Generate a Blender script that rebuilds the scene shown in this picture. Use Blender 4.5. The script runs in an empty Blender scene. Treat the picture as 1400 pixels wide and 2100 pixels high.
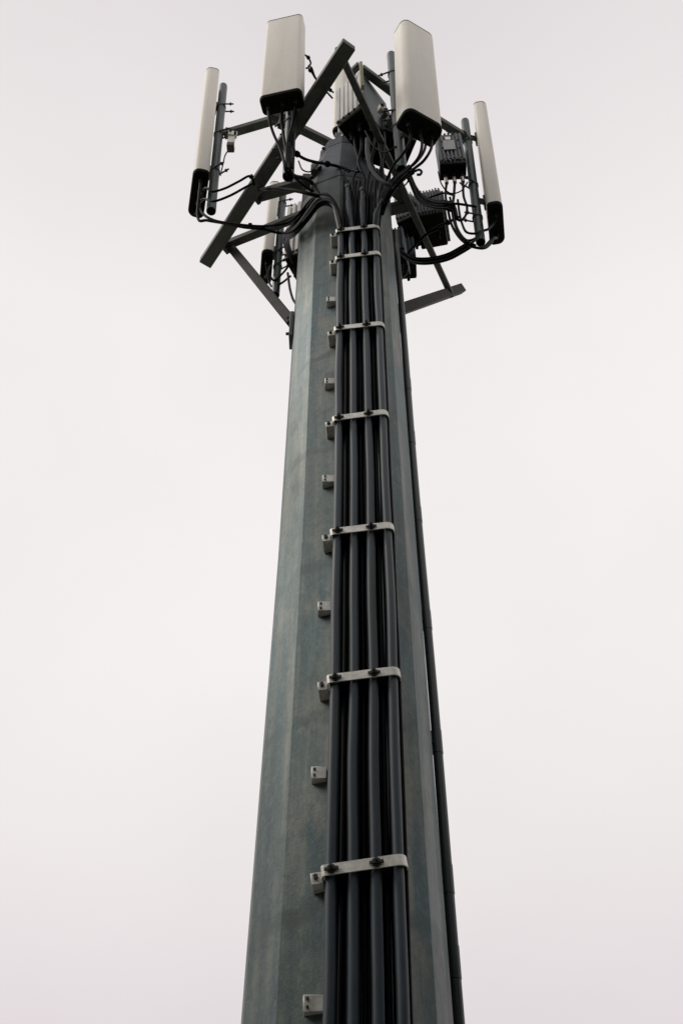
import bpy, bmesh, math, random
from mathutils import Vector, Matrix
random.seed(7)
R = math.radians
scene = bpy.context.scene
col = scene.collection

# ------------------------------------------------------------------ camera
CH = 1.6                                   # eye height
FPX, PITCH = 2000.0, R(45.7)               # focal length in photo pixels (photo is 2100 high), upward pitch
cd = bpy.data.cameras.new('camera'); cam = bpy.data.objects.new('camera', cd); col.objects.link(cam)
cam.location = (0, 0, CH); cam.rotation_euler = (math.pi / 2 + PITCH, 0, 0)
cd.sensor_fit = 'VERTICAL'; cd.sensor_height = 24.0; cd.lens = FPX / 2100 * 24.0
cd.clip_start = 0.05; cd.clip_end = 20000
scene.camera = cam
# ------------------------------------------------------------------ sky, sun, exposure
SUN_EL, SUN_AZ = R(44), R(-82)             # azimuth from the viewing side (-Y), negative = left
world = bpy.data.worlds.new('World'); scene.world = world; world.use_nodes = True
wn, wl = world.node_tree.nodes, world.node_tree.links
wn.clear()
def N(nodes, typ, **kw):
    n = nodes.new(typ)
    for k, v in kw.items(): setattr(n, k, v)
    return n
sky = N(wn, 'ShaderNodeTexSky', sky_type='NISHITA', sun_disc=False, sun_elevation=SUN_EL,
        sun_rotation=math.pi + SUN_AZ, dust_density=4.0, air_density=1.5)
tc = N(wn, 'ShaderNodeTexCoord'); sep = N(wn, 'ShaderNodeSeparateXYZ'); wl.new(tc.outputs['Generated'], sep.inputs[0])
ramp = N(wn, 'ShaderNodeValToRGB'); wl.new(sep.outputs['Z'], ramp.inputs['Fac'])
els = ramp.color_ramp.elements
def C(r, g, b):                            # 8-bit display colour -> linear
    f = lambda v: (v/255/12.92) if v/255 <= .04045 else ((v/255+.055)/1.055)**2.4
    return (f(r), f(g), f(b), 1)
els[0].position = 0.0; els[0].color = C(168, 165, 167)
els[1].position = 1.0; els[1].color = C(222, 216, 218)
for p, c in ((.30, C(229, 221, 224)), (.44, C(239, 233, 233)), (.60, C(245, 241, 240)), (.82, C(244, 240, 239)), (.93, C(232, 226, 227))):
    e = els.new(p); e.color = c
ns = N(wn, 'ShaderNodeTexNoise'); ns.inputs['Scale'].default_value = 2.2; ns.inputs['Detail'].default_value = 4
wl.new(tc.outputs['Generated'], ns.inputs['Vector'])
mr = N(wn, 'ShaderNodeMapRange'); mr.inputs[3].default_value = .955; mr.inputs[4].default_value = 1.03
mr.inputs[1].default_value = .3; mr.inputs[2].default_value = .7
wl.new(ns.outputs['Fac'], mr.inputs[0])
mul = N(wn, 'ShaderNodeMix', data_type='RGBA', blend_type='MULTIPLY'); mul.inputs['Factor'].default_value = 1
wl.new(ramp.outputs['Color'], mul.inputs['A']); wl.new(mr.outputs[0], mul.inputs['B'])
sc = N(wn, 'ShaderNodeVectorMath', operation='SCALE'); sc.inputs['Scale'].default_value = 10.0
wl.new(mul.outputs['Result'], sc.inputs[0])
mx = N(wn, 'ShaderNodeMix', data_type='RGBA'); mx.inputs['Factor'].default_value = .97   # cloud deck over the sky
wl.new(sky.outputs['Color'], mx.inputs['A']); wl.new(sc.outputs[0], mx.inputs['B'])
bg = N(wn, 'ShaderNodeBackground'); bg.inputs['Strength'].default_value = 0.1
out = N(wn, 'ShaderNodeOutputWorld')
wl.new(mx.outputs['Result'], bg.inputs['Color']); wl.new(bg.outputs[0], out.inputs[0])
sd = bpy.data.lights.new('sun', 'SUN'); sd.energy = 1.5; sd.angle = R(30); sd.color = (1, .93, .84)
sun = bpy.data.objects.new('sun', sd); col.objects.link(sun); sun.location = (0, 0, 30)
sdir = Vector((math.sin(SUN_AZ)*math.cos(SUN_EL), -math.cos(SUN_AZ)*math.cos(SUN_EL), math.sin(SUN_EL)))
sun.rotation_euler = (-sdir).to_track_quat('-Z', 'Y').to_euler()
vs = scene.view_settings
vs.view_transform = 'Standard'; vs.look = 'None'; vs.exposure = 0.0; vs.gamma = 1.0; vs.use_curve_mapping = False
scene.render.engine = 'CYCLES'; scene.cycles.max_bounces = 6

# ------------------------------------------------------------------ helpers
SP, CP = math.sin(PITCH), math.cos(PITCH)
def U(px, py, Y=None, H=None):
    """point of the place seen at a photo position, at ground distance Y or at height H above the eye"""
    u, v = px - 700.0, 1050.0 - py
    d = Vector((u, FPX*CP - v*SP, FPX*SP + v*CP))
    t = Y/d.y if Y is not None else H/d.z
    return Vector((d.x*t, d.y*t, d.z*t + CH))

class MB:
    def __init__(s): s.bm = bmesh.new()
    def faces(s, vs_, fs):
        b = [s.bm.verts.new(v) for v in vs_]
        for f in fs:
            try: s.bm.faces.new([b[i] for i in f])
            except ValueError: pass
        return s
    def rings(s, rings, closed=True, cap0=True, cap1=True):
        n = len(rings[0]); bv = [[s.bm.verts.new(v) for v in r] for r in rings]
        for a, b in zip(bv, bv[1:]):
            for i in range(n if closed else n-1):
                j = (i+1) % n
                s.bm.faces.new((a[i], a[j], b[j], b[i]))
        if cap0: s.bm.faces.new(list(reversed(bv[0])))
        if cap1: s.bm.faces.new(bv[-1])
        return s
    def tube(s, pts, r, n=8, cap=True):
        pts = [Vector(p) for p in pts]
        rs = r if isinstance(r, (list, tuple)) else [r]*len(pts)
        t0 = (pts[1]-pts[0]).normalized()
        a = t0.orthogonal().normalized(); rings = []
        for i, p in enumerate(pts):
            t = (pts[min(i+1, len(pts)-1)] - pts[max(i-1, 0)]).normalized()
            a = (a - t*a.dot(t)).normalized(); b = t.cross(a)
            rings.append([p + (a*math.cos(2*math.pi*k/n) + b*math.sin(2*math.pi*k/n))*rs[i] for k in range(n)])
        return s.rings(rings, True, cap, cap)
    def box(s, c, ax, ay, az, hx, hy, hz):
        c = Vector(c); v = []
        for sz in (-1, 1):
            for sx, sy in ((-1,-1),(1,-1),(1,1),(-1,1)): v.append(c + ax*hx*sx + ay*hy*sy + az*hz*sz)
        return s.faces(v, ((3,2,1,0),(4,5,6,7),(0,1,5,4),(1,2,6,5),(2,3,7,6),(3,0,4,7)))
    def beam(s, p0, p1, w, h, up=Vector((0,0,1))):
        p0, p1 = Vector(p0), Vector(p1); t = (p1-p0).normalized()
        x = t.cross(up).normalized(); z = x.cross(t)
        return s.box((p0+p1)/2, x, t, z, w/2, (p1-p0).length/2, h/2)
    def build(s, name, m, parent=None, bevel=0.0, smooth=40, seg=1, **props):
        if bevel:
            bmesh.ops.bevel(s.bm, geom=list(s.bm.edges), offset=bevel, segments=seg, affect='EDGES', profile=.6, clamp_overlap=True)
        bmesh.ops.recalc_face_normals(s.bm, faces=s.bm.faces)
        off = origin(parent) if parent else None
        if off is not None:
            for v in s.bm.verts: v.co -= off
        me = bpy.data.meshes.new(name); s.bm.to_mesh(me); s.bm.free()
        me.materials.append(m)
        if smooth:
            me.polygons.foreach_set('use_smooth', [True]*len(me.polygons)); me.set_sharp_from_angle(angle=R(smooth))
        o = bpy.data.objects.new(name, me); col.objects.link(o)
        if parent: o.parent = parent
        for k, v in props.items(): o[k] = v
        return o
def origin(o):
    p = Vector((0, 0, 0))
    while o: p += o.location; o = o.parent
    return p
def thing(name, loc, label, category, group=None):
    o = bpy.data.objects.new(name, None); col.objects.link(o); o.location = loc; o.empty_display_size = .1
    o['label'] = label; o['category'] = category
    if group: o['group'] = group
    return o
def smooth_path(pts, k=6):
    pts = [Vector(p) for p in pts]; P = [2*pts[0]-pts[1]] + pts + [2*pts[-1]-pts[-2]]; o = []
    for i in range(1, len(P)-2):
        a, b, c, d = P[i-1], P[i], P[i+1], P[i+2]
        for j in range(k):
            t = j/k
            o.append(.5*((2*b) + (c-a)*t + (2*a-5*b+4*c-d)*t*t + (3*b-a-3*c+d)*t**3))
    o.append(pts[-1]); return o
X, Yv, Z = Vector((1,0,0)), Vector((0,1,0)), Vector((0,0,1))

# ------------------------------------------------------------------ materials
def mat(name, base, rough=.6, metal=0.0, var=.15, scale=6, stretch=(1,1,1), tint=None, bump=.0, bscale=60, spec=.5, spots=0.0):
    m = bpy.data.materials.new(name); m.use_nodes = True; n, l = m.node_tree.nodes, m.node_tree.links
    b = n['Principled BSDF']; b.inputs['Metallic'].default_value = metal; b.inputs['Specular IOR Level'].default_value = spec
    t = n.new('ShaderNodeTexCoord'); mp = n.new('ShaderNodeMapping'); mp.inputs['Scale'].default_value = stretch
    geo = n.new('ShaderNodeNewGeometry'); l.new(geo.outputs['Position'], mp.inputs[0])
    no = n.new('ShaderNodeTexNoise'); no.inputs['Scale'].default_value = scale; no.inputs['Detail'].default_value = 6; no.inputs['Roughness'].default_value = .65
    l.new(mp.outputs[0], no.inputs['Vector'])
    cr = n.new('ShaderNodeValToRGB'); l.new(no.outputs['Fac'], cr.inputs[0])
    lo = [c*(1-var) for c in base]; hi = [c*(1+var) for c in (tint or base)]
    cr.color_ramp.elements[0].position = .32; cr.color_ramp.elements[0].color = (*lo, 1)
    cr.color_ramp.elements[1].position = .68; cr.color_ramp.elements[1].color = (*hi, 1)
    src = cr.outputs[0]
    if spots:
        n2 = n.new('ShaderNodeTexNoise'); n2.inputs['Scale'].default_value = 22; n2.inputs['Detail'].default_value = 8; n2.inputs['Roughness'].default_value = .75
        l.new(geo.outputs['Position'], n2.inputs['Vector'])
        r2 = n.new('ShaderNodeMapRange'); r2.inputs[1].default_value = .55; r2.inputs[2].default_value = .72; r2.inputs[4].default_value = spots
        l.new(n2.outputs['Fac'], r2.inputs[0])
        mm = n.new('ShaderNodeMix'); mm.data_type = 'RGBA'; l.new(r2.outputs[0], mm.inputs['Factor']); l.new(src, mm.inputs['A'])
        mm.inputs['B'].default_value = (*[c*.45 for c in base], 1); src = mm.outputs['Result']
    l.new(src, b.inputs['Base Color'])
    rr = n.new('ShaderNodeMapRange'); rr.inputs[3].default_value = max(.05, rough-.1); rr.inputs[4].default_value = min(1, rough+.12)
    l.new(no.outputs['Fac'], rr.inputs[0]); l.new(rr.outputs[0], b.inputs['Roughness'])
    if bump:
        nb = n.new('ShaderNodeTexNoise'); nb.inputs['Scale'].default_value = bscale; nb.inputs['Detail'].default_value = 3
        l.new(geo.outputs['Position'], nb.inputs['Vector'])
        bu = n.new('ShaderNodeBump'); bu.inputs['Strength'].default_value = bump; bu.inputs['Distance'].default_value = .004
        l.new(nb.outputs['Fac'], bu.inputs['Height']); l.new(bu.outputs[0], b.inputs['Normal'])
    return m
M = {}
M['beam'] = mat('dark_galvanised_steel', (.088,.098,.087), .62, .15, .4, 9, (1,1,1), bump=.15, spots=.5)
M['brace'] = mat('dark_brace_steel', (.016,.017,.015), .7, .0, .4, 9, spots=.4, spec=.3)
M['pipe'] = mat('galvanised_pipe', (.048,.068,.072), .42, .35, .45, 7, (1,1,.4), spots=.5)
M['clamp'] = mat('zinc_clamp_steel', (.70,.69,.64), .5, .3, .28, 16, spots=.6, bump=.1)
M['radome'] = mat('radome_shell', (.82,.79,.70), .5, 0, .09, 4.5, (1,1,.12), bump=.03, spots=.2)
M['trim'] = mat('radome_trim', (.16,.15,.13), .6, 0, .2, 10)
M['black'] = mat('black_plastic', (.008,.008,.007), .7, 0, .3, 20, spec=.08)
M['rubber'] = mat('black_rubber', (.007,.008,.009), .7, 0, .3, 20, spec=.08)
M['jumper'] = mat('jumper_sheath', (.0045,.0052,.006), .5, 0, .4, 12, spec=.09)
M['feeder'] = mat('feeder_sheath', (.026,.042,.056), .52, 0, .35, 5, (4,4,.6), bump=.06, spots=.4, spec=.5)
M['thin'] = mat('thin_cable_sheath', (.005,.006,.008), .5, 0, .3, 8, spec=.1)
M['conduit'] = mat('conduit_plastic', (.018,.025,.029), .4, 0, .25, 5, (3,3,.5), spots=.25)
M['radio'] = mat('radio_unit_paint', (.60,.60,.57), .5, 0, .12, 5, (1,1,.3), spots=.35)
M['radio_dark'] = mat('radio_unit_dark_paint_and_shade', (.085,.105,.112), .5, .1, .15, 6, spots=.5)
M['radio_blue'] = mat('radio_unit_blue_grey', (.15,.19,.22), .5, 0, .12, 6, spots=.3)
M['bolt'] = mat('weathered_bolt', (.05,.052,.052), .5, .6, .4, 40)
M['silver'] = mat('connector_metal', (.62,.60,.54), .35, .8, .2, 30)
M['yellow'] = mat('yellow_weathered_edge', (.27,.245,.15), .65, .1, .3, 14, spots=.5)
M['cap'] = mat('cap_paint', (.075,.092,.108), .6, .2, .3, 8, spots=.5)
M['plate'] = mat('label_plate', (.34,.35,.33), .5, .2, .1, 10)
M['shade_bank'] = mat('shade_bank_dark', (.03,.04,.022), .9, 0, .5, 3, bump=.8)
M['ground'] = mat('gravel_ground', (.20,.19,.17), .9, 0, .3, .8, bump=.4)

# clamps: heights come from where the bands sit on the mast
Y_BAND = 3.80
CLAMP_ROWS = (465, 520, 665, 848, 1080, 1380, 1770)
HC = [U(700, r, Y=Y_BAND).z for r in CLAMP_ROWS]

def mast_material():
    m = bpy.data.materials.new('galvanised_mast_steel'); m.use_nodes = True; n, l = m.node_tree.nodes, m.node_tree.links
    b = n['Principled BSDF']
    geo = n.new('ShaderNodeNewGeometry'); pos = geo.outputs['Position']
    def noise(scale, stretch, detail=6, rough=.65):
        mp = n.new('ShaderNodeMapping'); mp.inputs['Scale'].default_value = stretch; l.new(pos, mp.inputs[0])
        x = n.new('ShaderNodeTexNoise'); x.inputs['Scale'].default_value = scale; x.inputs['Detail'].default_value = detail
        x.inputs['Roughness'].default_value = rough; l.new(mp.outputs[0], x.inputs['Vector']); return x.outputs['Fac']
    def rng(v, a, b_, c, d):
        r = n.new('ShaderNodeMapRange'); l.new(v, r.inputs[0])
        for i, q in enumerate((a, b_, c, d)): r.inputs[i+1].default_value = q
        return r.outputs[0]
    def mixc(f, a, bcol, typ='MIX'):
        x = n.new('ShaderNodeMix'); x.data_type = 'RGBA'; x.blend_type = typ; l.new(f, x.inputs['Factor'])
        if isinstance(a, tuple): x.inputs['A'].default_value = (*a, 1)
        else: l.new(a, x.inputs['A'])
        x.inputs['B'].default_value = (*bcol, 1); return x.outputs['Result']
    streak = noise(11, (1, 1, .06)); blot = noise(2.2, (1, 1, .45)); fine = noise(95, (1, 1, 1), 3)
    c = mixc(rng(blot, .35, .65, 0, 1), (.058, .096, .105), (.132, .152, .14))
    c = mixc(rng(streak, .5, .66, 0, .6), c, (.215, .215, .185))           # pale wash streaks
    c = mixc(rng(streak, .48, .34, 0, .65), c, (.055, .075, .083))          # dark runs
    c = mixc(rng(noise(30, (1, 1, 1), 8, .8), .54, .70, 0, .6), c, (.05, .065, .068))
    c = mixc(rng(noise(1.7, (1.6, 1.6, .8), 7, .7), .54, .66, 0, .65), c, (.215, .20, .165))     # tan weathering
    c = mixc(rng(noise(7, (1, 1, .6), 8, .75), .5, .62, 0, .6), c, (.05, .078, .087))
    c = mixc(rng(noise(16, (1, 1, .5), 8, .8), .55, .68, 0, .5), c, (.20, .215, .20))
    c = mixc(rng(noise(55, (1, 1, .5), 5, .7), .62, .72, 0, .4), c, (.26, .27, .245))   # zinc bloom flecks
    vo = n.new('ShaderNodeTexVoronoi'); vo.inputs['Scale'].default_value = 55; l.new(pos, vo.inputs['Vector'])
    sv = n.new('ShaderNodeSeparateColor'); l.new(vo.outputs['Color'], sv.inputs[0])
    c = mixc(rng(sv.outputs[0], .55, 1, 0, .17), c, (.20, .215, .205)); c = mixc(rng(sv.outputs[1], .6, 1, 0, .17), c, (.05, .07, .076))
    # patchy dark grey rings a hand below every clamp
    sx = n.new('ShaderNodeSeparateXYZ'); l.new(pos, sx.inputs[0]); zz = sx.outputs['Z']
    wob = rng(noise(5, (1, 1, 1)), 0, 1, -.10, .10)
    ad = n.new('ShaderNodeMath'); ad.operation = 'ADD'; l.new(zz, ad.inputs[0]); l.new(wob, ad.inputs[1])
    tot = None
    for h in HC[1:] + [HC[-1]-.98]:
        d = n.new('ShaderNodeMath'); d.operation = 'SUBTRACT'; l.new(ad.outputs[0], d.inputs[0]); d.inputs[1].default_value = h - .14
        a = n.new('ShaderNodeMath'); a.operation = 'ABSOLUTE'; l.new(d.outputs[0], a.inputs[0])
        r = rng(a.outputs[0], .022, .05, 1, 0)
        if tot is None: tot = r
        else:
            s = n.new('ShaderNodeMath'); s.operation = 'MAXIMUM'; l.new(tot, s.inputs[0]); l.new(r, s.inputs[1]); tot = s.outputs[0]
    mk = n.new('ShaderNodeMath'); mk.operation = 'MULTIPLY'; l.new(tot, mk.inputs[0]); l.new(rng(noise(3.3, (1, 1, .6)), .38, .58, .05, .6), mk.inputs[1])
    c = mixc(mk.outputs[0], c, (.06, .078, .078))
    l.new(c, b.inputs['Base Color'])
    b.inputs['Metallic'].default_value = .62
    l.new(rng(blot, .3, .7, .46, .62), b.inputs['Roughness'])
    bu = n.new('ShaderNodeBump'); bu.inputs['Strength'].default_value = .22; bu.inputs['Distance'].default_value = .004
    l.new(fine, bu.inputs['Height']); l.new(bu.outputs[0], b.inputs['Normal'])
    return m
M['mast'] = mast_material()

# ------------------------------------------------------------------ ground
g = MB(); S = 6000
g.faces([(-S,-S,0),(S,-S,0),(S,S,0),(-S,S,0)], ((0,1,2,3),)).build('ground', M['ground'], smooth=0, kind='structure')

# unseen bank added behind the viewer to block sky light from the lower mast
h = MB(); rows = []
rh = random.Random(3); PX0 = 0.0
for k in range(61):
    a = R(-104 + 208*k/60); e = min(1, (104-abs(math.degrees(a)))/30)
    d = Vector((math.sin(a), -math.cos(a), 0)); row = []
    for rr, zz_ in ((4.4, -.3), (4.9, 3.4), (5.5, 7.0), (6.6, 9.4), (10, 10.2), (30, 12), (60, 12), (90, -2)):
        row.append(Vector((PX0, 1.5, 0)) + d*(rr + rh.uniform(-.5, .5)) + Z*(zz_*e*(1 + rh.uniform(-.12, .12)) - .3))
    rows.append(row)
h.rings(rows, closed=False, cap0=False, cap1=False).build('added_shade_bank', M['shade_bank'], smooth=0, kind='structure')
# ------------------------------------------------------------------ mast
PX, PY = .034, 4.35
def lerp_tab(tab, z):
    for (a, xa), (c, xc) in zip(tab, tab[1:]):
        if z <= c: return xa + (xc-xa)*(z-a)/(c-a)
    return tab[-1][1]
def rad(z): return lerp_tab(((0, .464), (3, .444), (5.7, .426), (10, .422)), z)      # slight taper
def pxz(z): return lerp_tab(((0, .004), (3, .018), (5.7, .033), (10, .036)), z)      # it leans a hair
def ring12(r, z):
    return [Vector((pxz(z) + r*math.sin(a), PY - r*math.cos(a), z)) for a in (R(-7 + 30*k) for k in range(12))]
mast = thing('monopole_mast', (PX, PY, 0), 'tall grey green faceted steel mast carrying the antennas', 'mast')
zt = 8.36 + CH
b = MB(); b.rings([ring12(rad(z), z) for z in [.03, 1, 2, 3, 3.6, 4.3, 5, 5.7, 7, 8.5, zt]])
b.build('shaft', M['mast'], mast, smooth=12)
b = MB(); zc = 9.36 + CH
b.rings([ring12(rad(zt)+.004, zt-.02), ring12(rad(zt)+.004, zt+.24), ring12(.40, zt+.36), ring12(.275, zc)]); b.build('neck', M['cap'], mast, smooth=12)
b = MB(); b.rings([ring12(.245, zc+.002), ring12(.268, zc+.03), ring12(.268, zc+.17), ring12(.235, zc+.20)]); cap = b.build('cap', M['cap'], mast, smooth=12)
for k in range(0, 12, 2):
    a = R(8 + 30*k); p = Vector((PX + .262*math.sin(a), PY - .262*math.cos(a), zc+.10)); d = Vector((math.sin(a), -math.cos(a), 0))
    MB().tube([p, p + d*.022], .014, 6).build('bolt', M['bolt'], cap)
b = MB(); b.rings([ring12(.56, .0), ring12(.56, .03)]); b.build('base_plate', M['mast'], mast, smooth=12)
b = MB(); b.tube([(PX-.03, PY, zc+.202), (PX-.03, PY, zc+.62)], .085, 16); b.build('collar', M['clamp'], mast)
b = MB(); b.tube([(PX-.03, PY, zc+.622), (PX-.03, PY, 10.75+CH)], .045, 12); b.build('top_post', M['pipe'], mast)
b = MB(); b.box((PX-.07, PY-.11, zc+.45), X, Yv, Z, .03, .03, .10); b.build('collar_lug', M['beam'], mast, bevel=.006)

# small bolt tabs welded beside the cable run
for i, (px, py, w) in enumerate(((679, 620, 16), (676.5, 788, 18), (675, 988, 24), (667, 1250, 26), (654, 1591, 26), (643, 2063, 36))):
    c = U(px, py, Y=3.935); w3 = w/2000*(c.y*CP + (c.z-CH)*SP)
    zx = X.copy(); hz = .031
    t = MB(); t.box(c, zx, Yv, Z, w3/2 + .006, .030, hz); tab = t.build('mounting_tab', M['clamp'], mast, bevel=.0025)
    for s in (-1, 1):
        q = c + Vector((-w3*.34, -.031, s*.015)); MB().tube([q, q - Yv*.006], .0062, 8).build('bolt', M['bolt'], tab)

# ------------------------------------------------------------------ feeder cables
def bx(z):                                     # sideways drift of the run up the mast
    h = z - CH
    pts = ((-1.6, -.09), (1.36, -.05), (3.11, -.027), (6.34, -.0094), (9.5, .0))
    for (a, xa), (c, xc) in zip(pts, pts[1:]):
        if h <= c: return xa + (xc-xa)*(h-a)/(c-a)
    return pts[-1][1]
YAW, ROLL = R(4.5), R(5.0)
def fy(x): return 3.845 - math.tan(YAW)*(x - .12)
ztop = HC[0] + .02
def run(xo, yo, amp, seed, z1=ztop):
    rnd = random.Random(seed); pts = []; knots = sorted([0.05] + HC + [HC[-1]-.98])
    knots = [k for k in knots if k < z1] + [z1]
    for a, c in zip(knots, knots[1:]):
        s = rnd.uniform(-1, 1)*amp; s2 = rnd.uniform(0, 1)*amp*.5; nn = 7
        for j in range(nn):
            t = j/nn; z = a + (c-a)*t; w = math.sin(math.pi*t)**2
            x = bx(z) + xo + s*w
            pts.append(Vector((x, fy(x) + yo - s2*w, z)))
    x = bx(z1) + xo; pts.append(Vector((x, fy(x)+yo, z1))); return pts
FG = 'thick grey feeder cables running up the front of the mast'
tails = [
    [(691, 440, 3.80), (686, 424, 3.80), (672, 409, 3.80), (654, 408, 3.86), (634, 432, 3.96), (612, 462, 4.06), (592, 480, 4.3), (588, 500, 4.7), (598, 525, 5.0)],
    [(716, 430, 3.82), (714, 405, 3.82), (713, 385, 3.86)],
    [(743, 430, 3.80), (743, 405, 3.80), (743, 392, 3.82)],
    [(771, 440, 3.76), (777, 424, 3.74), (793, 396, 3.68), (816, 366, 3.56), (838, 345, 3.45)],
]
fl = ['leftmost of the four thick grey feeder cables, bending left under the mast cap',
      'second thick grey feeder cable from the left, ending in a blunt tip',
      'third thick grey feeder cable from the left, stopping below the cap',
      'rightmost of the four thick grey feeder cables, curving right at its top']
feeders = []
for i in range(4):
    p = run(.092*i, 0, .007, 11+i) + smooth_path([U(*q[:2], Y=q[2]) for q in tails[i]], 5)
    rr = [.0242]*len(p); k0 = len(p) - (len(tails[i])-1)*5 - 1
    t = thing('feeder_cable', (p[0].x, p[0].y, 0), fl[i], 'cable', FG)
    b = MB(); b.tube(p, [.0242 if j < k0+4 else .0185 for j in range(len(p))], 14); b.build('sheath', M['feeder'], t, smooth=60)
    if i in (1, 2):
        MB().tube([p[-1] - Z*.01, p[-1] + Z*.035], .026, 12).build('end_sleeve', M['conduit'], t)
TG = 'thin dark cables packed between the thick feeders'
for i, (xo, r) in enumerate(((.022, .0125), (.046, .014), (.074, .013), (.112, .0135), (.138, .0125), (.164, .014), (.204, .013), (.230, .014), (.256, .0125), (.310, .0085))):
    p = run(xo, .053 if i < 9 else .03, .0025, 40+i, ztop - .02)  # some real, some added as black fill for the shaded gaps
    a = U(703 + 8*i + (4 if i == 9 else 0), 405, Y=3.85); p += smooth_path([a, U(704 + 8.5*i, 372 if i < 9 else 392, Y=3.88 if i < 9 else 3.85)], 4)
    o = MB().tube(p, r, 8).build('signal_cable', M['thin'], None, smooth=60)
    if i < 9: o['label'] = 'thin dark cable in the gaps between thick feeders on the mast'; o['group'] = TG
    else: o['label'] = 'thin dark cable along the right edge of the feeder run'
    o['category'] = 'cable'

# cable clamps
cl = ['topmost steel cable clamp on the mast, just under the cap', 'second steel cable clamp from the top, close under the first',
      'third steel cable clamp from the top of the feeder run', 'middle steel cable clamp of the seven on the mast',
      'third steel cable clamp from the bottom of the feeder run', 'second steel cable clamp from the bottom of the feeder run',
      'lowest and largest looking steel cable clamp on the mast']
for i, z in enumerate(HC + [HC[-1]-.98]):
    if i == 7: break
    x0 = bx(z) + .138
    rm = Matrix.Rotation(-YAW, 3, 'Z') @ Matrix.Rotation(-ROLL + R(random.uniform(-1.6, 1.6)), 3, 'Y')
    ex, ey, ez = rm @ X, rm @ Yv, rm @ Z
    c0 = Vector((x0, fy(x0), z))
    def L(x, y, zz): return c0 + ex*x + ey*y + ez*zz
    t = thing('cable_clamp', L(0, .1, 0), cl[i], 'clamp', 'steel clamps holding the feeder cables')
    # band profile in plan: left return, front, rounded right corner, right return to the mast
    HW = .178; fr = -.037; rc = .032
    prof = [(-HW, .055)]
    prof += [(-HW+rc*.6*(1-math.cos(a)), fr+rc*.6*(1-math.sin(a))) for a in (0, R(30), R(60), R(90))]
    prof += [(HW-rc*1.3*(1-math.sin(a)), fr+rc*1.3*(1-math.cos(a))) for a in (0, R(22), R(45), R(68), R(90))]
    prof += [(HW, .10)]
    # keep points from running outside in order
    hb = .0235; th = .006; rings = []
    for k, (x, y) in enumerate(prof):
        a, c = prof[max(k-1, 0)], prof[min(k+1, len(prof)-1)]
        d = Vector((c[0]-a[0], c[1]-a[1])).normalized(); nx, ny = -d.y, d.x      # inward
        rings.append([L(x, y, -hb), L(x, y, hb), L(x+nx*th, y+ny*th, hb), L(x+nx*th, y+ny*th, -hb)])
    b = MB(); b.rings(rings); b.build('band', M['clamp'], t, smooth=35)
    b = MB(); b.box(L(0, .016, .002), ex, ey, ez, HW-.012, .036, .021); b.build('rubber_block', M['rubber'], t, bevel=.006)
    # foot with its bolt, left of the cables
    b = MB(); b.box(L(-HW-.020, .052, -.016), ex, ey, ez, .025, .060, .025); f = b.build('foot', M['clamp'], t, bevel=.0022)
    q = L(-HW-.024, -.008, -.012); MB().tube([q, q - ey*.014], .011, 6).build('bolt', M['bolt'], f)
    for s in (-.134, .052):
        q = L(s, -.0375, 0)
        bo = MB().tube([q, q - ey*.006], .020, 10).build('bolt', M['bolt'], t)
        w = MB(); w.box(q - ey*.006, ex, ey, ez, .030, .004, .007); w.build('wing', M['bolt'], bo, bevel=.002)
        MB().tube([q - ey*.006, q - ey*.022], .012, 6).build('nut', M['bolt'], bo)
        MB().tube([q - ey*.022, q - ey*.040], .006, 6).build('stud', M['bolt'], bo)

# conduit down the right side
t = thing('conduit', (.505, PY-.02, 0), 'dark round conduit strapped along the right side of the mast', 'conduit')
czx = lambda z: lerp_tab(((0, .493), (3, .493), (5.7, .489), (10, .488)), z) + .003*math.sin(z*1.7)
zz = [.05 + i*(8.15+CH-.05)/40 for i in range(41)]
cpts = [Vector((czx(z), PY+.03, z)) for z in zz] + [U(812, 528, Y=4.38), U(812, 512, Y=4.45)]
MB().tube(cpts, .0258, 14).build('pipe', M['conduit'], t, smooth=60)
for py in (795, 905, 1065, 1285, 1540, 1828, 2003):
    z = U(850, py, Y=PY).z; MB().tube([(czx(z), PY+.03, z), (czx(z+.14), PY+.03, z+.14)], .0280, 14).build('coupling', M['conduit'], t)
    b = MB(); b.beam((PX+rad(z)-.03, PY+.03, z+.07), (czx(z)-.01, PY+.03, z+.07), .03, .012); b.build('standoff', M['bolt'], t)

# ------------------------------------------------------------------ triangular support frame
H1 = 8.5
fr_ = thing('support_frame', (PX, PY, H1+CH), 'dark steel triangular frame of beams and braces round the mast top', 'frame')
def beam(p0, p1, w, h, name='beam', parent=fr_, m='beam', up=Z, label=None, bev=.006):
    b = MB(); b.beam(p0, p1, w, h, up); o = b.build(name, M[m], parent, bevel=bev)
    if label: o['label'] = label
    return o
b1a, b1b = U(421, 540, H=H1), U(716, 90, H=H1)
B1 = beam(b1a, b1b, .125, .085, label='wide beam crossing the left of the mast head')
b2a, b2b = U(692, 97, H=H1+.08), U(925, 606, H=H1+.08)
B2 = beam(b2a, b2b, .058, .06, label='slim beam crossing the right of the mast head')
beam(U(463, 503, H=H1+.09), Vector((PX-.30, 4.40, H1+.09+CH)), .075, .075, 'arm')
beam(U(528, 402, H=H1+.09), Vector((PX-.25, 4.10, H1+.12+CH)), .10, .085, 'arm')
beam(U(850, 418, H=H1+.16), Vector((PX+.33, 4.45, H1+.16+CH)), .10, .08, 'arm')
beam(U(850, 424, H=H1+.17), Vector((PX+.26, 4.08, H1+.20+CH)), .10, .08, 'arm')
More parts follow.
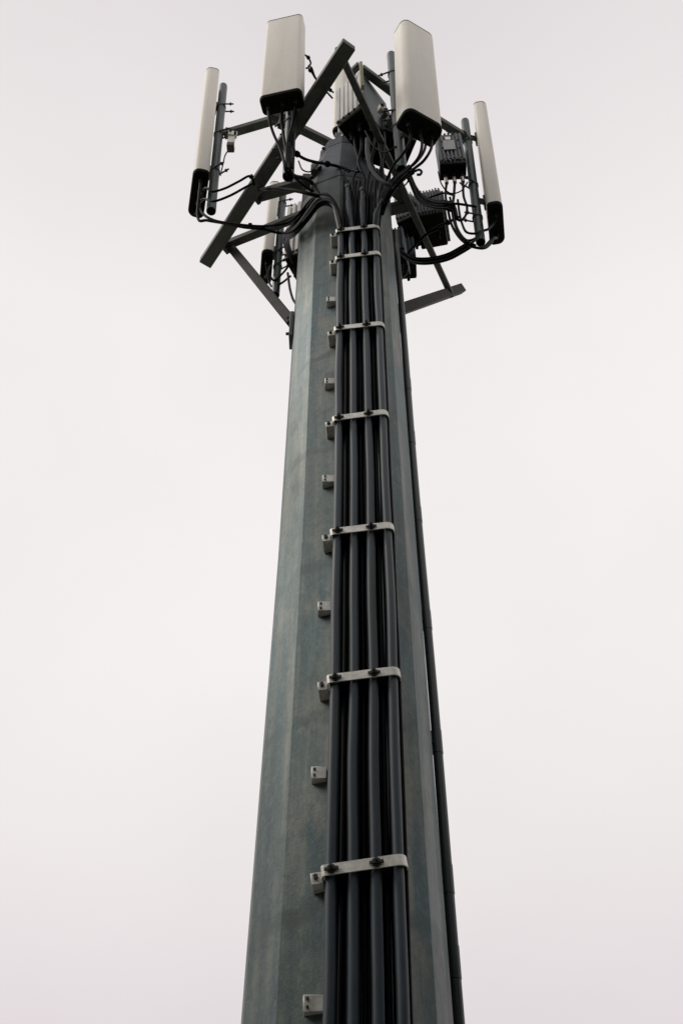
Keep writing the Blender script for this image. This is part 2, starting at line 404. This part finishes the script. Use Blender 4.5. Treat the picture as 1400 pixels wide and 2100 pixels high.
# braces down to the mast
pL = U(478, 513, H=H1+.02); qL = U(601, 664, Y=4.35)
beam(pL, qL, .085, .085, 'brace', m='brace')
pR = U(945, 592, H=H1+.48); qR = Vector((.34, 4.48, 6.92+CH))
beam(pR, qR, .075, .095, 'brace', m='brace')
for q, d in ((qL, -1), (qR, 1)):
    b = MB(); b.box(Vector((PX + d*(rad(q.z)+.004), q.y+.02, q.z-.06)), X, Yv, Z, .016, .07, .17); pl = b.build('brace_plate', M['beam'], fr_, bevel=.005)
    for s in (-1, 1):
        c = Vector((PX + d*(rad(q.z)+.02), q.y-.02, q.z-.06+s*.11)); MB().tube([c, c + X*d*.025], .013, 6).build('bolt', M['bolt'], pl)
# clamp hardware where arm and beam meet
def bracket(c, yaw, parent, w=.07, h=.09, d=.02, m='pipe'):
    ax = Vector((math.cos(yaw), math.sin(yaw), 0)); ay = Vector((-math.sin(yaw), math.cos(yaw), 0))
    b = MB(); b.box(c, ax, ay, Z, w, d, h); p = b.build('bracket', M[m], parent, bevel=.005)
    for sx, sz in ((-1, 1), (1, -1)):
        q = c + ax*w*.55*sx + Z*h*.55*sz - ay*d; MB().tube([q, q - ay*.03], .013, 6).build('bolt', M['bolt'], p)
    return p
bracket(U(462, 507, H=H1+.02), R(55), fr_, .055, .05)
bracket(U(525, 404, H=H1+.03), R(55), fr_, .06, .05)
bracket(U(608, 262, H=H1+.03), R(55), fr_, .05, .06)
bracket(U(922, 603, H=H1+.07), R(-20), fr_, .03, .05)
for (px, py) in ((645, 352), (628, 372)):
    c = U(px, py, Y=4.02); b = MB(); b.box(c, X, Yv, Z, .035, .05, .06); b.build('bracket', M['beam'], fr_, bevel=.008)
    MB().tube([c, c + Vector((.06, -.05, 0))], .018, 8).build('bolt', M['bolt'], fr_)

for (px, py, w, h) in ((566, 240, .06, .05), (580, 252, .04, .09), (606, 235, .03, .06)):
    bracket(U(px, py, Y=3.60), R(20), fr_, w, h, .03, m='beam')
# upper frame on the top post
H2 = 9.84
up_ = thing('upper_frame', (PX, PY, H2+CH), 'upper set of steel bars joining the top post to the outer pipes', 'frame')
pl0, pl1, pl2 = U(460, 276, H=H2), U(592, 237, H=H2), U(704, 308, H=H2)
beam(pl0, pl1, .08, .085, 'bar', up_)
beam(U(596, 254, H=H2), pl2, .08, .085, 'bar', up_)
beam(U(592, 237, H=H2+.08), U(600, 262, H=H2+.08), .065, .07, 'bar', up_)
beam(U(741, 141, H=H2), U(806, 190, H=H2), .075, .085, 'bar', up_)
beam(U(806, 190, H=H2), U(952, 281, H=H2), .075, .085, 'bar', up_)
beam(U(737, 133, H=H2+.06), U(722, 147, H=H2+.06), .06, .07, 'bar', up_)
beam(U(724, 146, H=H2+.10), U(706, 300, H=H2+.10), .06, .07, 'bar', up_)
beam(U(741, 160, H=H2-.10), U(792, 234, H=H2-.10), .07, .08, 'bar', up_, m='pipe')
pt, pb_ = U(739.5, 131, Y=3.50), U(743.5, 180, Y=3.50)
beam(pb_, pt, .030, .05, 'angle_post', up_, m='yellow', up=Yv, label='upright angle with yellowed edge', bev=.003)
bracket(U(477, 276, Y=4.12), R(10), up_, .045, .05, m='clamp')
c = U(474, 290, Y=4.12); b = MB(); b.box(c, X, Yv, Z, .033, .02, .08); b.build('bracket', M['clamp'], up_, bevel=.004)
b = MB(); b.box(U(473, 302, Y=4.12), X, Yv, Z, .035, .04, .035); b.build('bracket', M['beam'], up_, bevel=.004)
bracket(U(925, 268, Y=4.2), R(25), up_, .06, .045, m='pipe')
for (px, py) in ((783, 226), (790, 236), (800, 250)):
    c = U(px, py, Y=3.62); b = MB(); b.box(c, Vector((.8,.6,0)), Vector((-.6,.8,0)), Z, .04, .03, .05); p = b.build('bracket', M['clamp' if px < 790 else 'beam'], up_, bevel=.008)
    MB().tube([c, c + Vector((.0, -.06, .01))], .017, 6).build('bolt', M['bolt'], p)

# ------------------------------------------------------------------ mounting pipes
def pipe(p0, p1, r, label, ubolts=()):
    t = thing('mounting_pipe', p0, label, 'pipe', 'upright antenna mounting pipes')
    d = (p1-p0).normalized()
    b = MB(); n = 20; a = d.orthogonal().normalized(); c = d.cross(a)
    ring = lambda p, rr: [p + (a*math.cos(2*math.pi*k/n) + c*math.sin(2*math.pi*k/n))*rr for k in range(n)]
    b.rings([ring(p0+d*.12, r-.006), ring(p0, r-.006), ring(p0, r), ring(p1, r)], cap0=True)
    b.build('tube', M['pipe'], t, smooth=40)
    MB().tube([p1, p1 + d*.012], r*.98, 16).build('end_plug', M['black'], t)
    for f, ang in ubolts:
        q = p0 + (p1-p0)*f
        MB().tube([q - d*.014, q + d*.014], r+.007, 16).build('pipe_collar', M['beam'], t)
        e = Vector((math.sin(ang), -math.cos(ang), 0)); s = e.cross(Z)
        for k in (-1, 1):
            MB().tube([q + s*k*r*.9, q + s*k*r*.9 + e*(r+.09)], .008, 6).build('clamp_bolt', M['bolt'], t)
            MB().tube([q + s*k*r*.9 + e*(r+.05), q + s*k*r*.9 + e*(r+.066)], .016, 6).build('nut', M['bolt'], t)
    return t
YL, YR, YFL, YFR, YBL = 4.18, 4.25, 3.52, 3.50, 5.15
pipe(U(433, 433, Y=YL), U(458, 178, Y=YL), .044, 'upright steel pipe beside the far left panel antenna', ((.27, R(60)), (.56, R(75)), (.8, R(90))))
pipe(U(985, 497, Y=YR), U(953, 250, Y=YR), .042, 'upright steel pipe beside the far right panel antenna', ((.17, R(-80)), (.42, R(-60)), (.80, R(-40))))
pipe(U(591, 362, Y=YFL), U(600, 160, Y=YFL), .047, 'upright steel pipe behind the upper left panel antenna', ((.22, R(-100)), (.5, R(-120)), (.62, R(100))))
pipe(U(823, 349, Y=YFR), U(802, 114, Y=YFR), .044, 'upright steel pipe behind the upper right panel antenna', ((.32, R(60)), (.44, R(-100)), (.80, R(-110))))
pipe(U(565, 605, Y=YBL), U(580, 400, Y=YBL), .040, 'upright steel pipe beside the small rear panel antenna', ((.25, R(60)), (.38, R(60)), (.9, R(80))))

# ------------------------------------------------------------------ panel antennas
def rrect(w, d, rf, rb, k=5):
    pts = []
    for cx, cy, r, a0 in ((w/2-rf, d/2-rf, rf, 0), (-w/2+rf, d/2-rf, rf, 90), (-w/2+rb, -d/2+rb, rb, 180), (w/2-rb, -d/2+rb, rb, 270)):
        for j in range(k+1):
            a = R(a0 + 90*j/k); pts.append((cx + r*math.cos(a), cy + r*math.sin(a)))
    return pts
ANT = 'white panel antennas round the mast head'
def panel(label, B, T, az, w, d, conns, rf=None, pipe_at=None, name='panel_antenna'):
    rf = rf or min(d*.42, .06); rb = min(.035, d*.3)
    n = Vector((math.sin(az), -math.cos(az), 0)); r = Vector((math.cos(az), math.sin(az), 0))
    ax = (T-B).normalized()
    t = thing(name, B, label, 'antenna', ANT)
    def sec(c, s): return [c + r*x*s + n*y*s for x, y in rrect(w, d, rf, rb)]
    def inset(c, i):
        return [c + r*x + n*y for x, y in rrect(w-2*i, d-2*i, rf-i*.6, rb-i*.6)]
    b = MB(); b.rings([inset(B, .003), inset(B+ax*.03, 0), inset(T-ax*.035, 0), inset(T-ax*.012, .005)]); b.build('radome', M['radome'], t, smooth=35)
    b = MB(); b.rings([inset(T-ax*.0115, .001), inset(T-ax*.002, .002), inset(T+ax*.006, .014)]); b.build('top_cap', M['trim'], t, smooth=30)
    b = MB(); b.rings([inset(B-ax*.035, .014), inset(B-ax*.035, .004), inset(B-ax*.012, -.003), inset(B-ax*.001, -.003)]); ec = b.build('end_cap', M['black'], t, smooth=30)
    ends = []
    for cx in conns:
        q = B - ax*.036 + r*cx*w - n*d*.02
        MB().tube([q, q - ax*.03], .026, 12).build('connector', M['rubber'], ec)
        MB().tube([q - ax*.03, q - ax*.085], .017, 10).build('connector', M['black'], ec)
        ends.append(q - ax*.08)
    if pipe_at is not None:
        p0, p1 = pipe_at
        for f in (.18, .8):
            a = B + (T-B)*f - n*(d/2-.004); zf = (a.z-p0.z)/(p1.z-p0.z)
            if not 0 < zf < 1: zf = min(max(zf, .08), .95); 
            c = p0 + (p1-p0)*zf; a.z = c.z
            for s in (-1, 1):
                b = MB(); b.beam(a + Z*s*.028, c + Z*s*.028, .03, .010); b.build('tilt_bracket', M['beam'], t)
            b = MB(); b.box(a - n*.012, r, n, Z, .05, .010, .06); b.build('bracket_plate', M['bolt'], t, bevel=.003)
    return ends
def mid(a, c): return (a+c)/2
bL = mid(U(414, 346, H=8.51), U(401, 443, H=8.51)); tL = bL + Vector((-.12, -.03, 2.40))
eL = panel('tall narrow looking panel antenna at the far left, seen edge on', bL, tL, R(-77), .47, .145, (-.36, -.13, .12, .34), pipe_at=(U(433, 433, Y=YL), U(458, 178, Y=YL)))
bFL = mid(mid(U(533, 200, H=8.26), U(613, 183, H=8.26)), mid(U(623, 214, H=8.26), U(545, 234, H=8.26)))
tFL = bFL + Vector((-.04, -.02, 1.80))
eFL = panel('upper left panel antenna with its broad face forward', bFL, tFL, R(-12), .36, .16, (-.32, .02, .32), rf=.042, pipe_at=(U(591, 362, Y=YFL), U(600, 160, Y=YFL)))
bFR = Vector((.625, 3.235, 7.72+CH)); tFR = bFR + Vector((.055, -.04, 1.96))
eFR = panel('upper right panel antenna turned to the right, largest in view', bFR, tFR, R(29), .355, .19, (-.3, .0, .3), rf=.07, pipe_at=(U(823, 349, Y=YFR), U(802, 114, Y=YFR)))
bR_ = mid(U(1014, 416, H=8.1), U(1018, 495, H=8.1)); tR = bR_ + Vector((.095, .0, 2.24))
eR = panel('tall narrow looking panel antenna at the far right, seen edge on', bR_, tR, R(80), .41, .135, (-.25, .22), pipe_at=(U(985, 497, Y=YR), U(953, 250, Y=YR)))
bBL = mid(U(548, 512, H=8.9), U(545, 578, H=8.9)); tBL = bBL + Vector((-.0, .0, 1.52))
eBL = panel('short panel antenna at the rear left, half hidden behind a beam', bBL, tBL, R(-83), .38, .115, (-.2, .2), pipe_at=(U(565, 605, Y=YBL), U(580, 400, Y=YBL)))
bC = U(698, 268, Y=4.45); tC = U(699, 141, Y=4.45)
panel('small pale panel antenna behind the pale finned radio unit', bC, tC, R(-20), .17, .12, (), name='panel_antenna')

# ------------------------------------------------------------------ radio units
RG = 'finned radio units on the mast head'
def radio(label, corner, az, w, d, h, m, fins, conns, plate=False, fin_d=.03, side_fins=0, body=None):
    """corner: bottom corner at the viewer's left of the facing side"""
    n = Vector((math.sin(az), -math.cos(az), 0)); r = Vector((math.cos(az), math.sin(az), 0))
    c = corner + r*w/2 - n*d/2
    t = thing('radio_unit', c, label, 'radio unit', RG)
    b = MB(); b.box(c + Z*h/2, r, n, Z, w/2, d/2, h/2); b.build('housing', M[body or m], t, bevel=.008)
    b = MB(); b.box(c - Z*.012, r, n, Z, w/2-.006, d/2-.006, .010); bp = b.build('bottom_plate', M['black'], t, bevel=.003)
    fw = w/fins
    for k in range(fins):
        q = corner + r*fw*(k+.5) + n*(fin_d/2-.002) + Z*h/2
        jj = random.uniform(-.012, .012)
        b = MB(); b.box(q + Z*jj, r, n, Z, fw*(.42 if fins == 6 else .30), fin_d/2, h/2-.02); b.build('fin', M[m], t, bevel=.003)
    for k in range(side_fins):
        q = corner + r*(w+.012) - n*d*(k+.5)/side_fins + Z*h/2
        b = MB(); b.box(q, r, n, Z, .016, d/side_fins*.28, h/2-.03); b.build('fin', M[m], t, bevel=.003)
    if plate:
        q = corner + r*w*.45 + n*(fin_d+.004) + Z*h*.52
        b = MB(); b.box(q, r, n, Z, w*.22, .004, h*.16); b.build('label_plate', M['plate'], t)
        b = MB(); b.box(q + Z*h*.24, r, n, Z, w*.10, .004, h*.05); b.build('label_plate', M['silver'], t)
        for (fx, fz) in ((.12,.9),(.2,.68),(.2,.45),(.8,.7),(.82,.42),(.35,.93),(.5,.95),(.65,.93),(.15,.07),(.28,.09),(.42,.07),(.56,.09),(.70,.07),(.82,.09)):
            q = corner + r*w*fx + n*(fin_d-.004) + Z*h*fz
            MB().tube([q, q + n*.012], .011, 6).build('screw', M['bolt'], t)
    ends = []
    for (fx, fd, metal) in conns:
        q = corner + r*w*fx - n*d*fd - Z*.022
        MB().tube([q, q - Z*.09], .022, 10).build('connector', M['rubber'], bp)
        MB().tube([q - Z*.09, q - Z*.19], .019 if metal else .015, 10).build('connector', M['silver' if metal else 'black'], bp)
        ends.append(q - Z*.18)
    # small feet / lugs round the lower rim
    for k in range(5):
        q = corner + r*w*(k+.5)/5 + n*.012 + Z*.012
        MB().tube([q, q + n*.022], .010, 6).build('screw', M['bolt'], t)
    for s in (-1, 1):
        q = c + r*s*w*.3 + Z*(h+.004); b = MB(); b.box(q + Z*.02, r, n, Z, .012, .03, .022); b.build('lug', M['bolt'], t, bevel=.003)
    return ends
eC = radio('pale grey finned radio unit above the mast cap', U(691, 259, H=9.0), R(-38), .31, .40, .83, 'radio', 6,
           ((.25,.3,0), (.6,.25,0), (.3,.65,0), (.7,.6,0), (.5,.85,0), (.85,.4,0), (.85,.75,0)), body='radio_dark')  # dark housing colour paints in the shade of its right side and fin gaps
eRR = radio('dark grey radio unit with a pale label plate beside the far right pipe', U(901, 335, Y=4.10), R(-4), .255, .17, .63, 'radio_dark', 7,
            ((.2,.6,1), (.5,.6,1), (.8,.6,1)), plate=True, fin_d=.022)
eA = radio('dark finned radio unit right of the mast under the hanging jumpers', U(852, 444, H=8.8), R(-12), .27, .36, .47, 'radio_dark', 9, ((.3,.4,0), (.7,.5,0)), side_fins=8)
eB = radio('light grey finned radio unit right of the mast, behind the bracket arms', U(812, 456, H=8.8), R(-25), .19, .33, .46, 'radio', 8, ((.4,.4,0), (.6,.7,0)))
eD = radio('small blue grey ribbed radio unit low against the right of the mast', U(805, 520, Y=4.56), R(-14), .115, .26, .44, 'radio_blue', 4, ((.5,.4,0),))
eE = radio('grey radio unit left of the mast behind the small rear pipe', U(582, 530, Y=4.98), R(-25), .24, .40, 1.05, 'radio', 4, ((.3,.3,0), (.6,.5,0), (.8,.2,0)))
eF = radio('black looking radio unit behind the upper right panel antenna', U(786, 262, H=9.0), R(20), .34, .36, .30, 'radio_dark', 6, ((.3,.4,0), (.6,.6,0)))
eG = radio('lower small dark radio unit right of the mast beside the conduit', U(816, 530, Y=4.72), R(-5), .17, .22, .36, 'radio_dark', 5, ((.5,.5,0),))

# ------------------------------------------------------------------ jumper cables
def cable(label, pts, r=.012, group=None, m='jumper', start=None, end=None, ties=()):
    p = [U(*q[:2], Y=q[2]) for q in pts]
    if start is not None: p = [start] + p
    if end is not None: p = p + [end]
    p = smooth_path(p, 7)
    if ties:
        t = thing('jumper_cable', p[0], label, 'cable', group)
        MB().tube(p, r, 8).build('sheath', M[m], t, smooth=60)
        for f in ties:
            k = min(len(p)-2, int(f*len(p))); d = (p[k+1]-p[k]).normalized()
            MB().tube([p[k]-d*.012, p[k]+d*.012], r*2.1, 8).build('cable_tie', M['rubber'], t)
        return t
    o = MB().tube(p, r, 8).build('jumper_cable', M[m], None, smooth=60); o['label'] = label; o['category'] = 'cable'
    if group: o['group'] = group
    return o
G = 'black jumper cables of the far left panel antenna'
cable('upper black jumper from the far left antenna to the wide beam', [(419, 388, 4.02), (436, 393, 3.98), (462, 386, 3.96), (490, 372, 3.94), (513, 361, 3.92), (522, 380, 4.0)], .011, G, start=eL[0], ties=(.86,))
cable('second black jumper from the far left antenna, ending at the wide beam', [(418, 408, 4.06), (438, 413, 4.0), (470, 402, 3.98), (498, 387, 3.96), (518, 376, 4.0)], .011, G, start=eL[1])
cable('third black jumper from the far left antenna, crossing in front of the wide beam', [(411, 430, 4.1), (432, 449, 4.08), (470, 458, 4.06), (529, 464, 4.04), (565, 462, 4.12), (590, 456, 4.10), (612, 440, 4.0), (640, 408, 3.92), (660, 402, 3.85)], .012, G, start=eL[2], ties=(.42,))
cable('lowest black jumper from the far left antenna, sagging deepest', [(406, 446, 4.12), (425, 452, 4.10), (460, 458, 4.08), (500, 466, 4.07), (540, 470, 4.08), (575, 478, 4.14), (604, 472, 4.04), (632, 438, 3.93), (656, 410, 3.84), (678, 412, 3.78), (694, 438, 3.78), (700, 470, 3.83)], .013, G, start=eL[3])
AG = 'black cables arching over the upper left shoulder of the mast'
for i, (dx, dy, dz, r) in enumerate(((-3, -6, .03, .017), (3, 5, -.02, .016), (0, 12, .03, .018), (-4, 3, .06, .017))):
    cable('black cable in the arch over the left shoulder of the mast', [(600+dx, 530+dy*.6, 5.0), (590+dx, 505+dy*.6, 4.75+dz), (588+dx, 484+dy*.7, 4.4+dz), (604+dx, 468+dy, 4.1+dz), (630+dx, 438+dy, 3.95+dz), (652+dx, 411+dy, 3.86+dz), (672+dx, 406+dy, 3.80+dz), (689+dx*.5, 424+dy*.6, 3.80+dz), (697+dx*.7, 466, 3.86)], r, AG)
G = 'black jumpers under the upper left panel antenna'
cable('left black jumper under the upper left panel antenna', [(552, 245, 3.30), (560, 272, 3.36), (570, 295, 3.40), (580, 322, 3.43), (586, 350, 3.46), (597, 372, 3.6)], .012, G, start=eFL[0])
cable('middle black jumper under the upper left panel antenna', [(578, 242, 3.34), (580, 268, 3.40), (585, 300, 3.43), (591, 330, 3.44), (596, 352, 3.47), (612, 372, 3.7), (640, 392, 3.85)], .012, G, start=eFL[1])
cable('right black jumper under the upper left panel antenna', [(604, 238, 3.36), (598, 264, 3.40), (590, 292, 3.42), (588, 320, 3.43), (590, 345, 3.45)], .012, G, start=eFL[2])
cable('black cable sweeping from the upper left pipe across the mast cap', [(598, 300, 3.46), (607, 314, 3.5), (625, 326, 3.62), (650, 333, 3.75), (680, 338, 3.86), (712, 346, 3.85), (735, 352, 3.8)], .013, ties=(.2, .62))
cable('second black cable across the front of the mast cap', [(640, 333, 3.85), (664, 336, 3.9), (692, 342, 3.92), (716, 352, 3.86)], .011)
cable('thick dark cable from the upper left pipe foot down to the left shoulder', [(592, 352, 3.5), (606, 362, 3.6), (624, 366, 3.75), (640, 376, 3.88), (654, 398, 3.88), (664, 408, 3.84)], .018)
cable('dark cable hugging the left of the neck below the pipe foot', [(522, 392, 4.35), (540, 388, 4.0), (560, 386, 3.92), (585, 389, 3.88), (610, 392, 3.84), (636, 398, 3.82), (655, 402, 3.84)], .016)
for i, (a, c) in enumerate((((601, 215, 3.38), (597, 330, 3.44)), ((607, 222, 3.42), (602, 318, 3.46)))):
    cable('dark cable taped along the pipe under the upper left antenna', [a, (a[0]-2, 255, 3.42), (c[0]-1, 290, 3.43), c, (c[0]-2, 345, 3.47)], .010, 'cables taped along the upper left pipe')
cable('thin cable hanging from the right edge of the upper left antenna', [(624, 112, 3.42), (632, 118, 3.45), (637, 130, 3.5), (632, 138, 3.5), (640, 150, 3.55), (650, 165, 3.6), (668, 178, 3.7), (684, 190, 3.76)], .009, ties=(.15, .5, .93))
cable('second thin cable behind the upper left antenna, reaching the pale radio unit', [(628, 140, 3.46), (638, 138, 3.5), (646, 158, 3.58), (662, 180, 3.68), (682, 202, 3.78)], .009)
# right front panel
G = 'black jumpers under the upper right panel antenna'
cable('left black jumper under the upper right panel antenna', [(842, 278, 3.24), (836, 300, 3.28), (824, 318, 3.34), (806, 340, 3.5), (790, 375, 3.68)], .012, G, start=eFR[0])
cable('middle black jumper under the upper right panel antenna', [(865, 296, 3.26), (858, 322, 3.30), (838, 346, 3.38), (815, 366, 3.5), (794, 398, 3.66), (780, 430, 3.76)], .012, G, start=eFR[1])
cable('right black jumper under the upper right panel antenna', [(883, 306, 3.28), (868, 330, 3.32), (846, 348, 3.40), (820, 372, 3.54), (798, 406, 3.70), (784, 440, 3.78)], .012, G, start=eFR[2])
cable('black cable crossing the jumpers under the upper right antenna', [(874, 288, 3.45), (868, 312, 3.42), (850, 335, 3.42), (826, 352, 3.46), (800, 378, 3.6), (782, 404, 3.72), (770, 440, 3.78)], .012)
cable('short black cable tail with a curled end by the right pipe foot', [(832, 352, 3.42), (848, 352, 3.40), (858, 348, 3.40), (864, 352, 3.40), (861, 358, 3.40), (854, 358, 3.40)], .010)
AR = 'black cables arching over the upper right shoulder of the mast'
for i, (dx, dy, dz, r) in enumerate(((0, 0, 0, .018), (6, 3, .04, .018), (-4, -5, .05, .015), (4, 8, .02, .016))):
    cable('black cable in the arch over the right shoulder of the mast', [(844+dx, 345+dy, 3.44+dz), (822+dx, 360+dy, 3.5+dz), (800+dx, 384+dy, 3.62+dz), (784+dx*.7, 412+dy, 3.72+dz), (776+dx*.5, 440+dy*.5, 3.78+dz), (772+dx*.5, 468, 3.86)], r, AR)
cable('pale grey cable curving down from the pale radio unit', [(752, 285, 3.62), (752, 312, 3.58), (758, 340, 3.56), (772, 362, 3.56), (790, 376, 3.56), (806, 384, 3.58)], .016, m='feeder')
VG = 'black cables dropping from the pale radio unit in front of the mast neck'
for i, (a, c, y0, y1, r) in enumerate(((728, 728, 3.80, 3.84, .013), (741, 739, 3.78, 3.83, .014), (757, 752, 3.76, 3.82, .014), (768, 761, 3.74, 3.82, .015), (778, 768, 3.72, 3.8, .014), (788, 776, 3.72, 3.8, .013))):
    cable('black cable dropping from the pale radio unit to the feeder run', [(a-3 + i % 3, 262 + 3*(i % 4), 3.84), (a, 300, y0), (a + (7, -6, 4, -8, 5, -5)[i], 335, y0+.02), (a - (5, -7, 3, -6, 7, 2)[i], 372, y0+.03), (c + 1, 412, y1), (c, 452, y1+.02), (c, 480, 3.90), (c, 520, 3.91)], r, VG)
# right side
G = 'black jumpers looping below the dark radio unit at the right'
cable('left black jumper looping below the dark radio unit at the right', [(913, 400, 4.22), (918, 430, 4.2), (926, 462, 4.2), (944, 490, 4.2), (968, 506, 4.2), (990, 507, 4.2), (1006, 492, 4.22)], .012, G, start=eRR[0])
cable('middle black jumper looping below the dark radio unit at the right', [(930, 402, 4.2), (927, 430, 4.18), (933, 462, 4.16), (950, 490, 4.16), (974, 504, 4.16)], .013, G, start=eRR[1])
cable('right black jumper looping below the dark radio unit at the right', [(950, 402, 4.2), (957, 425, 4.2), (954, 442, 4.2), (944, 452, 4.2), (932, 447, 4.2)], .012, G, start=eRR[2])
cable('black jumper bowing out under the far right pipe', [(938, 410, 4.25), (942, 440, 4.22), (948, 462, 4.2), (956, 476, 4.18), (972, 479, 4.18), (986, 474, 4.2)], .011)
cable('black jumper crossing low between radio unit and far right antenna', [(922, 405, 4.28), (930, 440, 4.26), (938, 470, 4.24), (955, 492, 4.22), (975, 488, 4.2), (986, 470, 4.24)], .011)
cable('upper black jumper leaving the far right antenna', [(1010, 460, 4.2), (1000, 470, 4.18), (990, 474, 4.17), (978, 488, 4.16), (962, 502, 4.16)], .012, start=eR[0])
cable('lower black jumper leaving the far right antenna', [(1012, 488, 4.28), (1005, 500, 4.24), (992, 509, 4.2), (972, 507, 4.18), (956, 500, 4.18)], .012, start=eR[1])
TR = 'black trunk cables sagging from the far right pipe back to the mast'
for i, (dx, dy, dz, r) in enumerate(((0, 0, 0, .016), (2, 5, .05, .015), (-2, -4, .04, .014))):
    cable('black trunk cable sagging from the far right pipe to the mast', [(966+dx, 499+dy, 4.2+dz), (945+dx, 512+dy, 4.25+dz), (918+dx, 526+dy, 4.3+dz), (884+dx, 534+dy, 4.36+dz), (852+dx, 534+dy, 4.42+dz), (832+dx, 525+dy, 4.46+dz), (816+dx, 512+dy, 4.5+dz)], r, TR)
TB = 'black trunk cables from the right shoulder to the dark radio unit'
for i, (dy, dz, r) in enumerate(((0, 0, .017), (6, .05, .017), (11, .02, .015), (-4, .05, .012))):
    cable('black trunk cable between the right shoulder and the dark radio unit', [(822, 350+dy*.5, 3.52+dz), (838, 358+dy*.8, 3.56+dz), (852, 388+dy, 3.75+dz), (868, 407+dy, 3.9+dz), (892, 416+dy, 4.05+dz), (914, 417+dy, 4.12+dz), (930, 424+dy, 4.16+dz), (936, 446, 4.18+dz)], r, TB)
cable('black cable running level from radio unit to far right pipe', [(905, 424, 4.15), (930, 418, 4.14), (952, 420, 4.14), (975, 424, 4.2)], .012)
cable('thin black cable rising to the dark finned radio unit', [(874, 408, 4.35), (892, 401, 4.34), (910, 396, 4.3), (928, 400, 4.25)], .010)
cable('black cable slanting from the hanging jumpers down to the small ribbed unit', [(940, 445, 4.22), (918, 456, 4.25), (896, 466, 4.3), (872, 482, 4.38), (852, 502, 4.48), (836, 520, 4.55)], .013, ties=(.2,))
cable('second slanting black cable below the dark finned radio unit', [(898, 470, 4.3), (880, 478, 4.36), (858, 494, 4.44), (840, 516, 4.52)], .010)
cable('thin black tail hanging under the small units by the conduit', [(836, 545, 4.6), (834, 560, 4.58), (826, 570, 4.55), (820, 578, 4.5)], .006)
# rear left
G = 'black jumpers below the small rear antenna'
cable('upper black jumper below the small rear antenna', [(556, 545, 5.02), (552, 560, 5.05), (562, 575, 5.1), (580, 560, 5.1), (592, 545, 5.1)], .011, G, start=eBL[0])
cable('lower black jumper below the small rear antenna', [(552, 578, 5.18), (560, 588, 5.15), (578, 580, 5.1), (596, 566, 5.0)], .011, G, start=eBL[1])
cable('black cable hanging below the grey radio unit left of the mast', [(590, 560, 4.95), (594, 590, 4.9), (600, 612, 4.8), (606, 622, 4.7)], .012)

# fine wires and cable tails tangled round the mast head
FW = 'fine black wires tangled round the mast head'
for lab, pts in (
    ('fine black wire hanging in a loop left of the mast cap', [(612, 330, 3.7), (620, 348, 3.75), (636, 352, 3.85), (648, 340, 3.92), (660, 330, 3.95)]),
    ('fine black wire trailing down the dark mast neck', [(704, 348, 3.9), (708, 366, 3.88), (712, 382, 3.86), (716, 398, 3.86)]),
    ('fine black wire looping below the upper right pipe foot', [(818, 352, 3.5), (812, 372, 3.55), (822, 384, 3.6), (836, 372, 3.6), (832, 356, 3.52)]),
    ('fine black wire hanging from the small rear antenna pipe', [(570, 440, 5.08), (560, 452, 5.05), (566, 470, 5.05), (584, 462, 5.05)]),
    ('fine black wire crossing under the dark labelled radio unit', [(898, 352, 4.1), (905, 378, 4.12), (922, 396, 4.15), (944, 392, 4.18), (958, 374, 4.2)]),
    ('fine black wire along the far right antenna back', [(978, 262, 4.18), (984, 300, 4.18), (990, 350, 4.18), (996, 400, 4.18)]),
    ('fine black wire dropping from the left bracket on the far left pipe', [(470, 306, 4.1), (462, 318, 4.1), (458, 334, 4.1), (452, 360, 4.12)]),
    ('fine black wire draped from the pale radio unit to the upper right pipe', [(748, 268, 3.7), (766, 300, 3.62), (790, 312, 3.55), (812, 300, 3.46)]),
    ('fine black wire curling over the right shoulder of the mast', [(790, 330, 3.7), (800, 352, 3.68), (796, 376, 3.7), (784, 392, 3.74), (778, 420, 3.78)]),
):
    cable(lab, pts, .0065, FW)
